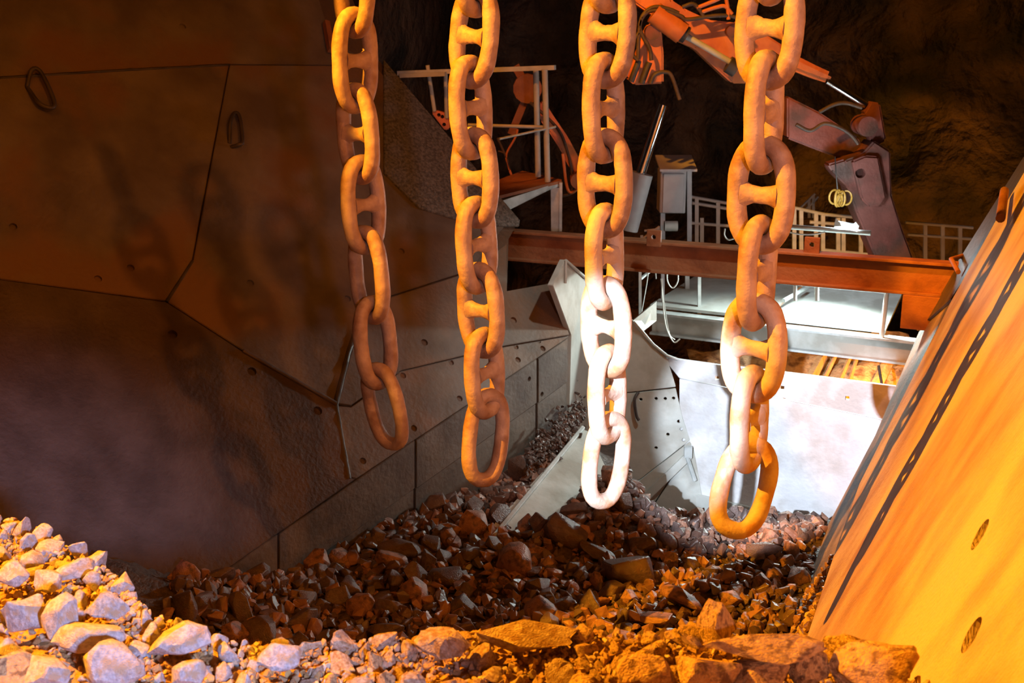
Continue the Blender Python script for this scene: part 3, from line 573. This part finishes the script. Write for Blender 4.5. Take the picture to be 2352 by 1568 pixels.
# ================================================================== rocks
def rock_mesh(seed, flat=1, pts=16, rough=.03, bev=.05, block=0):
    rnd = random.Random(seed); bm = NB()
    for i in range(pts):
        v = Vector((rnd.gauss(0, 1), rnd.gauss(0, 1), rnd.gauss(0, 1))).normalized()*rnd.uniform(.78, 1.05)
        if block: v = v/max(abs(v.x), abs(v.y), abs(v.z))**block*rnd.uniform(.82, 1)
        bm.verts.new((v.x*.5*rnd.uniform(.9, 1.1), v.y*.42, v.z*.40*flat))
    r = bmesh.ops.convex_hull(bm, input=bm.verts[:]); bmesh.ops.delete(bm, geom=[g for g in r['geom_interior'] if isinstance(g, bmesh.types.BMVert)], context='VERTS')
    bmesh.ops.dissolve_limit(bm, angle_limit=.30, verts=bm.verts[:], edges=bm.edges[:])
    bmesh.ops.bevel(bm, geom=bm.edges[:]+bm.verts[:], offset=bev, segments=1, affect='EDGES', clamp_overlap=True)
    bmesh.ops.triangulate(bm, faces=bm.faces[:])
    bmesh.ops.subdivide_edges(bm, edges=[e for e in bm.edges if e.calc_length() > .16], cuts=1, use_grid_fill=True)
    for v in bm.verts: v.co += noise.noise_vector(v.co*5+Vector((seed, 0, 0)))*rough+noise.noise_vector(v.co*14+Vector((0, seed, 0)))*rough*.5
    bmesh.ops.recalc_face_normals(bm, faces=bm.faces[:])
    me = bpy.data.meshes.new('rock'); bm.to_mesh(me); bm.free()
    for p in me.polygons: p.use_smooth = True
    me.set_sharp_from_angle(angle=math.radians(28)); return me
def variants(n, mats, s0, **k):
    out = []
    for i in range(n):
        me = rock_mesh(s0+i, **k); me.materials.append(M[mats[i % len(mats)]]); out.append(me)
    return out
RG = variants(14, ['rock'], 100, flat=.95, rough=.03)
RD = variants(10, ['rock_dusty'], 200, flat=.9, rough=.07)
RO = variants(8, ['rock_orange'], 300, flat=.85, rough=.06)
OR = variants(14, ['ore', 'ore', 'ore_red'], 400, flat=.85, pts=20, rough=.015, bev=.025, block=.8)
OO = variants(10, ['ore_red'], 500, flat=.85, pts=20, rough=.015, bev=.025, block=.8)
def place(name, me, p, size, label, group, cat='rock', rot=None, sc=None):
    o = bpy.data.objects.new(name, me); S.collection.objects.link(o); o.location = p
    o.rotation_euler = rot or (random.uniform(0, 6.3), random.uniform(0, 6.3), random.uniform(0, 6.3))
    o.scale = [size*k for k in (sc or (random.uniform(.9, 1.2), random.uniform(.85, 1.1), random.uniform(.8, 1.05)))]
    return props(o, label, cat, group)
# ---- ore heap in the pocket
CA = hit(1060, 1325, PF); CB = hit(1338, 985, PF); CD = Vector((CB.x-CA.x, CB.y-CA.y)).normalized()
def chute(x, y):
    v = Vector((x-CA.x, y-CA.y)); return v.dot(CD), v.x*CD.y-v.y*CD.x
def on_chute(x, y):
    a, t = chute(x, y); return a > .75 and -.03 < t < .40
def orez(x, y):
    z = -3.68 + .20*math.exp(-(((x-.75)/.55)**2+((y-8.5)/.6)**2)) + .08*math.exp(-(((x-1.7)/.7)**2+((y-8.0)/.8)**2)) + .06*math.exp(-(((x+.55)/.7)**2+((y-8.3)/.6)**2))
    z += .22*math.exp(-(((x-.35)/.35)**2+((y-9.6)/.5)**2))*1.0
    z -= .8*max(0, min(1, (y-8.4)/.5))*max(0, min(1, (x-.95)/.25))
    z += -.10*max(0, 7.0-y) + .05*fb(Vector((x*2, y*2, 0)))
    z += .45*max(0, -1.0-x)*max(0, min(1, (7.6-y)))
    if on_chute(x, y): z = min(z, PF[0].z-((x-PF[0].x)*PF[1].x+(y-PF[0].y)*PF[1].y)/PF[1].z-.08)
    return z
bm = NB(); g = []
NX, NY = 90, 80
for j in range(NY+1):
    row = []
    for i in range(NX+1):
        x = -3.4+6.6*i/NX; y = 4.2+6.2*j/NY; row.append(bm.verts.new((x, y, orez(x, y)+.03*noise.noise(Vector((x*9, y*9, 3))))))
    g.append(row)
for j in range(NY):
    for i in range(NX): bm.faces.new((g[j][i], g[j][i+1], g[j+1][i+1], g[j+1][i]))
def in_pocket(x, y, m=0.0):
    p = Vector((x, y, orez(x, y)))
    if (p-SK[0]).dot(SK[1]) < .05+m: return False
    if (p-PR[0]).dot(PR[1]) < .03+m: return False
    if (p-PB[0]).dot(PB[1]) < .06+m: return False
    if (p-WPl[0]).dot(WPl[1]) < .05+m: return False
    return True
bmesh.ops.delete(bm, geom=[v for v in bm.verts if not in_pocket(v.co.x, v.co.y, -.20)], context='VERTS')
props(build('ore_fines', bm, 'oreground', None, 60), 'dark fine ore filling the bottom of the pocket', 'ore', None, 'stuff')
def proj(p):
    d = p.y*math.cos(TH)-p.z*math.sin(TH); return 1176+FPX*p.x/d, 784-FPX*(p.y*math.sin(TH)+p.z*math.cos(TH))/d
taken = []
# the largest rocks first, each where the photo shows it
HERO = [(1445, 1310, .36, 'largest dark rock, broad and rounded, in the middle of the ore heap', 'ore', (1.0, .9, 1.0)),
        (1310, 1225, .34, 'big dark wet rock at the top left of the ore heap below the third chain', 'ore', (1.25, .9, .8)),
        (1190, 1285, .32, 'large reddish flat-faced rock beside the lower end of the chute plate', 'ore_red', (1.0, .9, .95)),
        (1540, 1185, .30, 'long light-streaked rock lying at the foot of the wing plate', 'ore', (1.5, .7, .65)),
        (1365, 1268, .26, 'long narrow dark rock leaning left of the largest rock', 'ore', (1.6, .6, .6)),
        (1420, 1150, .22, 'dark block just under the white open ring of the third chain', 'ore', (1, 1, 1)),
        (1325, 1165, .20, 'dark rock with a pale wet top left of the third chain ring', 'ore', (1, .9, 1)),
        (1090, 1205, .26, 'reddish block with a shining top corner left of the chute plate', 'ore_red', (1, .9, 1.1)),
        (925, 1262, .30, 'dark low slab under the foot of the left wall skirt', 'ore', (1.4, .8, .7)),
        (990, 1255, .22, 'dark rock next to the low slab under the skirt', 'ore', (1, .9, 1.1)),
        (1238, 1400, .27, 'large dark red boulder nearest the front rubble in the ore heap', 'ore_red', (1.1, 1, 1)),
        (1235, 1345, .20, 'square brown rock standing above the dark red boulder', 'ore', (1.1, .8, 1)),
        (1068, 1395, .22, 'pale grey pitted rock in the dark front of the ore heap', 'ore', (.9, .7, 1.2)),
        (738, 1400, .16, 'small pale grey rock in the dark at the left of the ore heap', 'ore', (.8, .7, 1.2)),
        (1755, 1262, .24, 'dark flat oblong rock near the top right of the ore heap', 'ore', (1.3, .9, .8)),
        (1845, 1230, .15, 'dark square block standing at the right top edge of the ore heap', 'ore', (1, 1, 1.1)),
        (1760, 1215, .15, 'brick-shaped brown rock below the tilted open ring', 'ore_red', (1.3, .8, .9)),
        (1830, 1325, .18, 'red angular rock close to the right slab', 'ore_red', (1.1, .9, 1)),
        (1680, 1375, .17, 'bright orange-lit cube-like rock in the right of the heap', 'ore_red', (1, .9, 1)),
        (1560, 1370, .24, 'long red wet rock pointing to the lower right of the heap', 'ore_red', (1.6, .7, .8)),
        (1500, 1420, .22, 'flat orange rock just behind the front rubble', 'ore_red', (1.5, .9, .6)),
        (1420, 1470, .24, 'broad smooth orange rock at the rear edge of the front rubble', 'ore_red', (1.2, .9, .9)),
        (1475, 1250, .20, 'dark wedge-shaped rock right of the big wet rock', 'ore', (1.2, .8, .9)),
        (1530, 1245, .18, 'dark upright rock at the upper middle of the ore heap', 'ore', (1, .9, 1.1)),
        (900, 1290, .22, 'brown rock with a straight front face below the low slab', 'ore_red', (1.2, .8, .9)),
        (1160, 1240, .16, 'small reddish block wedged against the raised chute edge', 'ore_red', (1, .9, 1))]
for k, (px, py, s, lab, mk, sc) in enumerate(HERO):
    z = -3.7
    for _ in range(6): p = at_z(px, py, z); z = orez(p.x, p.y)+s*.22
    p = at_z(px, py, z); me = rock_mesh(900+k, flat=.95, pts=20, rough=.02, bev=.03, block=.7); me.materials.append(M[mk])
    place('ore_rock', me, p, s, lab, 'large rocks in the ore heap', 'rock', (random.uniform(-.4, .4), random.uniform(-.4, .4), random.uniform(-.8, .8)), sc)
    taken.append((p.x, p.y, s*.42))
cand = []; tries = 0
while len(cand) < 280 and tries < 60000:
    tries += 1
    x = random.uniform(-2.2, 2.4); y = random.uniform(6.3, 9.9)
    if not in_pocket(x, y, .04): continue
    p = Vector((x, y, orez(x, y))); px, py = proj(p)
    if not (420 < px < 1930 and 960 < py < 1500): continue
    if py > 1490-.0*px: continue
    # bare chute plate
    if on_chute(x, y): continue
    big = random.random()**1.8
    s = .115+.17*big if px < 1450 else .085+.10*big
    if any((x-a)**2+(y-b)**2 < (r+s*.33)**2 for a, b, r in taken): continue
    taken.append((x, y, s*.33)); cand.append((x, y, s, px, py))
for x, y, s, px, py in cand:
    z = orez(x, y)+s*.18
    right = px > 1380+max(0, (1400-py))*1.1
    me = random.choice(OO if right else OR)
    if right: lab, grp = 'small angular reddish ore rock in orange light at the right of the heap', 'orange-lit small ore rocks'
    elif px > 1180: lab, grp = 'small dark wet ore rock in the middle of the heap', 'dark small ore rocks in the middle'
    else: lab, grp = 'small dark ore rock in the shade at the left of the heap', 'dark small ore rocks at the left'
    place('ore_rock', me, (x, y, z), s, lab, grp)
# small chips between them: beyond counting
def scatter(name, label, meshes, pts, mats, kind='stuff', cat='gravel'):
    bm = NB(); tmp = []
    for (p, s) in pts:
        me = random.choice(meshes); n0 = len(bm.verts); f0 = len(bm.faces); bm.from_mesh(me); bm.verts.ensure_lookup_table(); bm.faces.ensure_lookup_table()
        R = Quaternion((random.gauss(0, 1), random.gauss(0, 1), random.gauss(0, 1), random.gauss(0, 1))).normalized().to_matrix()
        mi = random.randrange(len(mats))
        for v in bm.verts[n0:]: v.co = R@(v.co*s)+p
        for f in bm.faces[f0:]: f.material_index = mi
    o = build(name, bm, mats[0])
    for m in mats[1:]: o.data.materials.append(M[m])
    for p_ in o.data.polygons: p_.use_smooth = False
    return props(o, label, cat, None, kind)
CHIP = [rock_mesh(700+i, .8, 13, .0, .02, .8) for i in range(8)]
pts = []
for _ in range(30000):
    x = random.uniform(-2.4, 2.5); y = random.uniform(6.0, 9.9)
    if not in_pocket(x, y): continue
    p = Vector((x, y, orez(x, y))); px, py = proj(p)
    if px < 380 or px > 1950 or py > 1520: continue
    if on_chute(x, y) and random.random() < .97: continue
    s = random.uniform(.03, .08) if random.random() < .6 else random.uniform(.08, .14); pts.append((p+Vector((0, 0, s*.25)), s))
    if len(pts) >= 4200: break
scatter('ore_chips', 'small dark ore chips filling the gaps of the heap', CHIP, pts, ['ore', 'ore_red'])
# wet black muck on top of the chute end and on the ledge of the right slab
pts = []
for _ in range(420):
    px = random.uniform(1215, 1345); py = 1130-(px-1150)*.85+random.gauss(0, 20)-20; p = hit(px, py, PF); s = random.uniform(.02, .06); pts.append((p+Vector((0, 0, .02)), s))
scatter('muck', 'wet black muck heaped at the top of the chute plate', CHIP, pts, ['oreground', 'ore'], cat='muck')
pts = []
for _ in range(420):
    t = random.random(); px = 1950-170*t+random.uniform(-10, 45)*(.3+t); py = 1235+260*t; p = hit(px, py, PR)+RN*.01; s = random.uniform(.02, .10)*(.5+.6*t); pts.append((p, s))
scatter('ledge_gravel', 'reddish gravel lying along the ledge at the foot of the right slab', CHIP, pts, ['ore_red', 'rock_orange'])

# ================================================================== rubble bench in front
LIP = [(-700, 1010), (-300, 1110), (0, 1205), (100, 1250), (230, 1320), (340, 1435), (500, 1505), (700, 1515), (850, 1505), (1000, 1480), (1280, 1485), (1500, 1490), (1640, 1480), (1850, 1495), (2110, 1580), (2300, 1680), (2700, 1800)]
BZ = -1.72
lip = [at_z(x, y, BZ) for x, y in LIP]
def lipy(x):
    if x <= lip[0].x: return lip[0].y
    for a, b in zip(lip, lip[1:]):
        if a.x <= x <= b.x: return a.y+(b.y-a.y)*(x-a.x)/(b.x-a.x+1e-9)
    return lip[-1].y
def benchz(x, y): return BZ+.02*fb(Vector((x*3, y*3, 7)))
bm = NB(); g = []; NX = 130
for i in range(NX+1):
    x = -4.2+6.0*i/NX; ly = lipy(x); row = []
    for j in range(31):
        y = 1.0+(ly-1.0)*j/30; row.append(bm.verts.new((x, y, benchz(x, y)+.02*noise.noise(Vector((x*13, y*13, 0))))))
    for j in range(1, 13):
        t = j/12; y = ly+.05*t+.9*t*t; z = BZ-2.6*t; p = Vector((x, y, z)); row.append(bm.verts.new(p+noise.noise_vector(p*3)*.08))
    g.append(row)
for i in range(NX):
    for j in range(len(g[0])-1): bm.faces.new((g[i][j], g[i+1][j], g[i+1][j+1], g[i][j+1]))
props(build('ground', bm, 'dirt', None, 60), 'ochre dirt ledge under the rubble at the front', 'ground', None, 'structure')
taken = []
FH = [(1745, 1482, .20, 'flat layered ochre rock lying on top of the rubble at the right', 'rock_orange', (1.45, .9, .50)),
      (1640, 1432, .12, 'pointed ochre rock standing upright beside the flat layered rock', 'rock_orange', (.9, .8, 1.6)),
      (1590, 1465, .10, 'small bright ochre knob of rock left of the pointed rock', 'rock_orange', (1, .9, 1)),
      (1958, 1488, .15, 'round-topped ochre boulder against the foot of the right slab', 'rock_orange', (1.2, .9, .85)),
      (2035, 1545, .21, 'big ochre boulder at the lower right touching the slab', 'rock_orange', (1.2, 1, .95)),
      (1625, 1545, .18, 'brown block at the bottom edge right of centre', 'rock_orange', (1.1, .9, 1.1)),
      (1745, 1555, .16, 'ochre angular rock in the bottom row under the flat layered rock', 'rock_orange', (1.3, .9, .8)),
      (1860, 1530, .13, 'brown ochre rock between the flat layered rock and the big boulder', 'rock_orange', (.9, .9, 1.1)),
      (1215, 1462, .16, 'long flat ochre-topped stone on the rubble crest at the centre', 'rock_dusty', (1.5, .8, .6)),
      (1480, 1540, .16, 'crumbly ochre lump at the bottom, left of the brown block', 'rock_orange', (1.2, .9, 1)),
      (1010, 1480, .13, 'knobbly pink-lit stone on the crest below the second chain', 'rock_dusty', (1.1, .9, 1)),
      (410, 1470, .15, 'large pale block on the rubble crest at lower left', 'rock', (1.3, .9, .8)),
      (60, 1405, .13, 'tall blue-grey stone with an orange side at far left', 'rock', (1, .9, 1.2)),
      (40, 1320, .12, 'grey stone with an orange left edge at the upper left of the rubble', 'rock', (1, .9, 1)),
      (110, 1335, .10, 'dark-cornered grey stone beside the upper left stone', 'rock', (1, .9, .9)),
      (140, 1420, .13, 'long pink and grey stone right of the tall blue-grey stone', 'rock', (.8, .9, 1.4)),
      (245, 1400, .12, 'triangular blue-grey stone on the left slope of the rubble', 'rock', (1, .7, 1.1)),
      (175, 1305, .11, 'pale slab-like stone topping the left pile', 'rock', (1.2, .9, .7)),
      (205, 1460, .16, 'large orange-pink stone in the middle of the left pile', 'rock', (1.3, .9, .8)),
      (250, 1520, .17, 'broad bluish stone at the bottom of the left pile', 'rock', (1.1, .9, 1)),
      (105, 1545, .13, 'rounded pale stone at the bottom left corner area', 'rock', (1.2, .9, .9)),
      (430, 1545, .11, 'upright bluish stone at the bottom, below the large pale block', 'rock', (.8, .8, 1.3)),
      (640, 1510, .12, 'white-lit stone at the start of the flat rubble crest', 'rock', (1, .9, 1)),
      (30, 1545, .14, 'orange stone in the extreme lower left corner', 'rock_orange', (1.2, 1, .9))]
for k, (px, py, s, lab, mk, sc) in enumerate(FH):
    s *= 1.22
    p = at_z(px, py, BZ+s*.30*sc[2]+(.12 if k == 0 else .07 if k == 1 else .03)); me = rock_mesh(1200+k, flat=.95, pts=15, rough=.035 if mk == 'rock' else .06); me.materials.append(M[mk])
    place('rubble_rock', me, p, s, lab, 'large stones of the front rubble', 'rock', (0, .06, .1) if k == 0 else (random.uniform(-.25, .25), random.uniform(-.25, .25), random.uniform(-.5, .5)), sc); taken.append((p.x, p.y, s*.45))
cand = []; tries = 0
while len(cand) < 270 and tries < 90000:
    tries += 1
    x = random.uniform(-2.3, 1.45); ly = lipy(x); y = random.uniform(2.55, ly+.03)
    s = random.uniform(.055, .13)
    if s < .09 and x < -.75: s += .035
    if tries > 5000: s = random.uniform(.04, .075)
    if any((x-a)**2+(y-b)**2 < (r+s*.34)**2 for a, b, r in taken): continue
    p = Vector((x, y, benchz(x, y)+s*.22)); px, py = proj(p)
    if px < -60 or px > 2120 or py > 1590: continue
    if (p-PR[0]).dot(RN) < .12: continue
    taken.append((x, y, s*.34)); cand.append((p, s, px, py))
for p, s, px, py in cand:
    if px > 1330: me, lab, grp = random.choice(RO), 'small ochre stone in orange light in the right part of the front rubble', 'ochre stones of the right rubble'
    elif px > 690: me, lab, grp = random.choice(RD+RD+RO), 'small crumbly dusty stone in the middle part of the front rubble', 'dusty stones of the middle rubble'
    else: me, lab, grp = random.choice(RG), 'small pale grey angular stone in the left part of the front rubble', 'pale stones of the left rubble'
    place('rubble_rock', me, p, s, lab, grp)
pts = []
for _ in range(5200):
    x = random.uniform(-2.4, 1.5); ly = lipy(x); y = ly+.04-abs(random.gauss(0, .35)); s = random.uniform(.008, .034)
    if y < 2.4: continue
    p = Vector((x, y, benchz(x, y)+s*.2+.012)); 
    if (p-PR[0]).dot(RN) < .06: continue
    pts.append((p, s))
scatter('dirt_crumbs', 'ochre crumbs and grit between the stones of the front rubble', CHIP, pts, ['dirt', 'rock_dusty'])
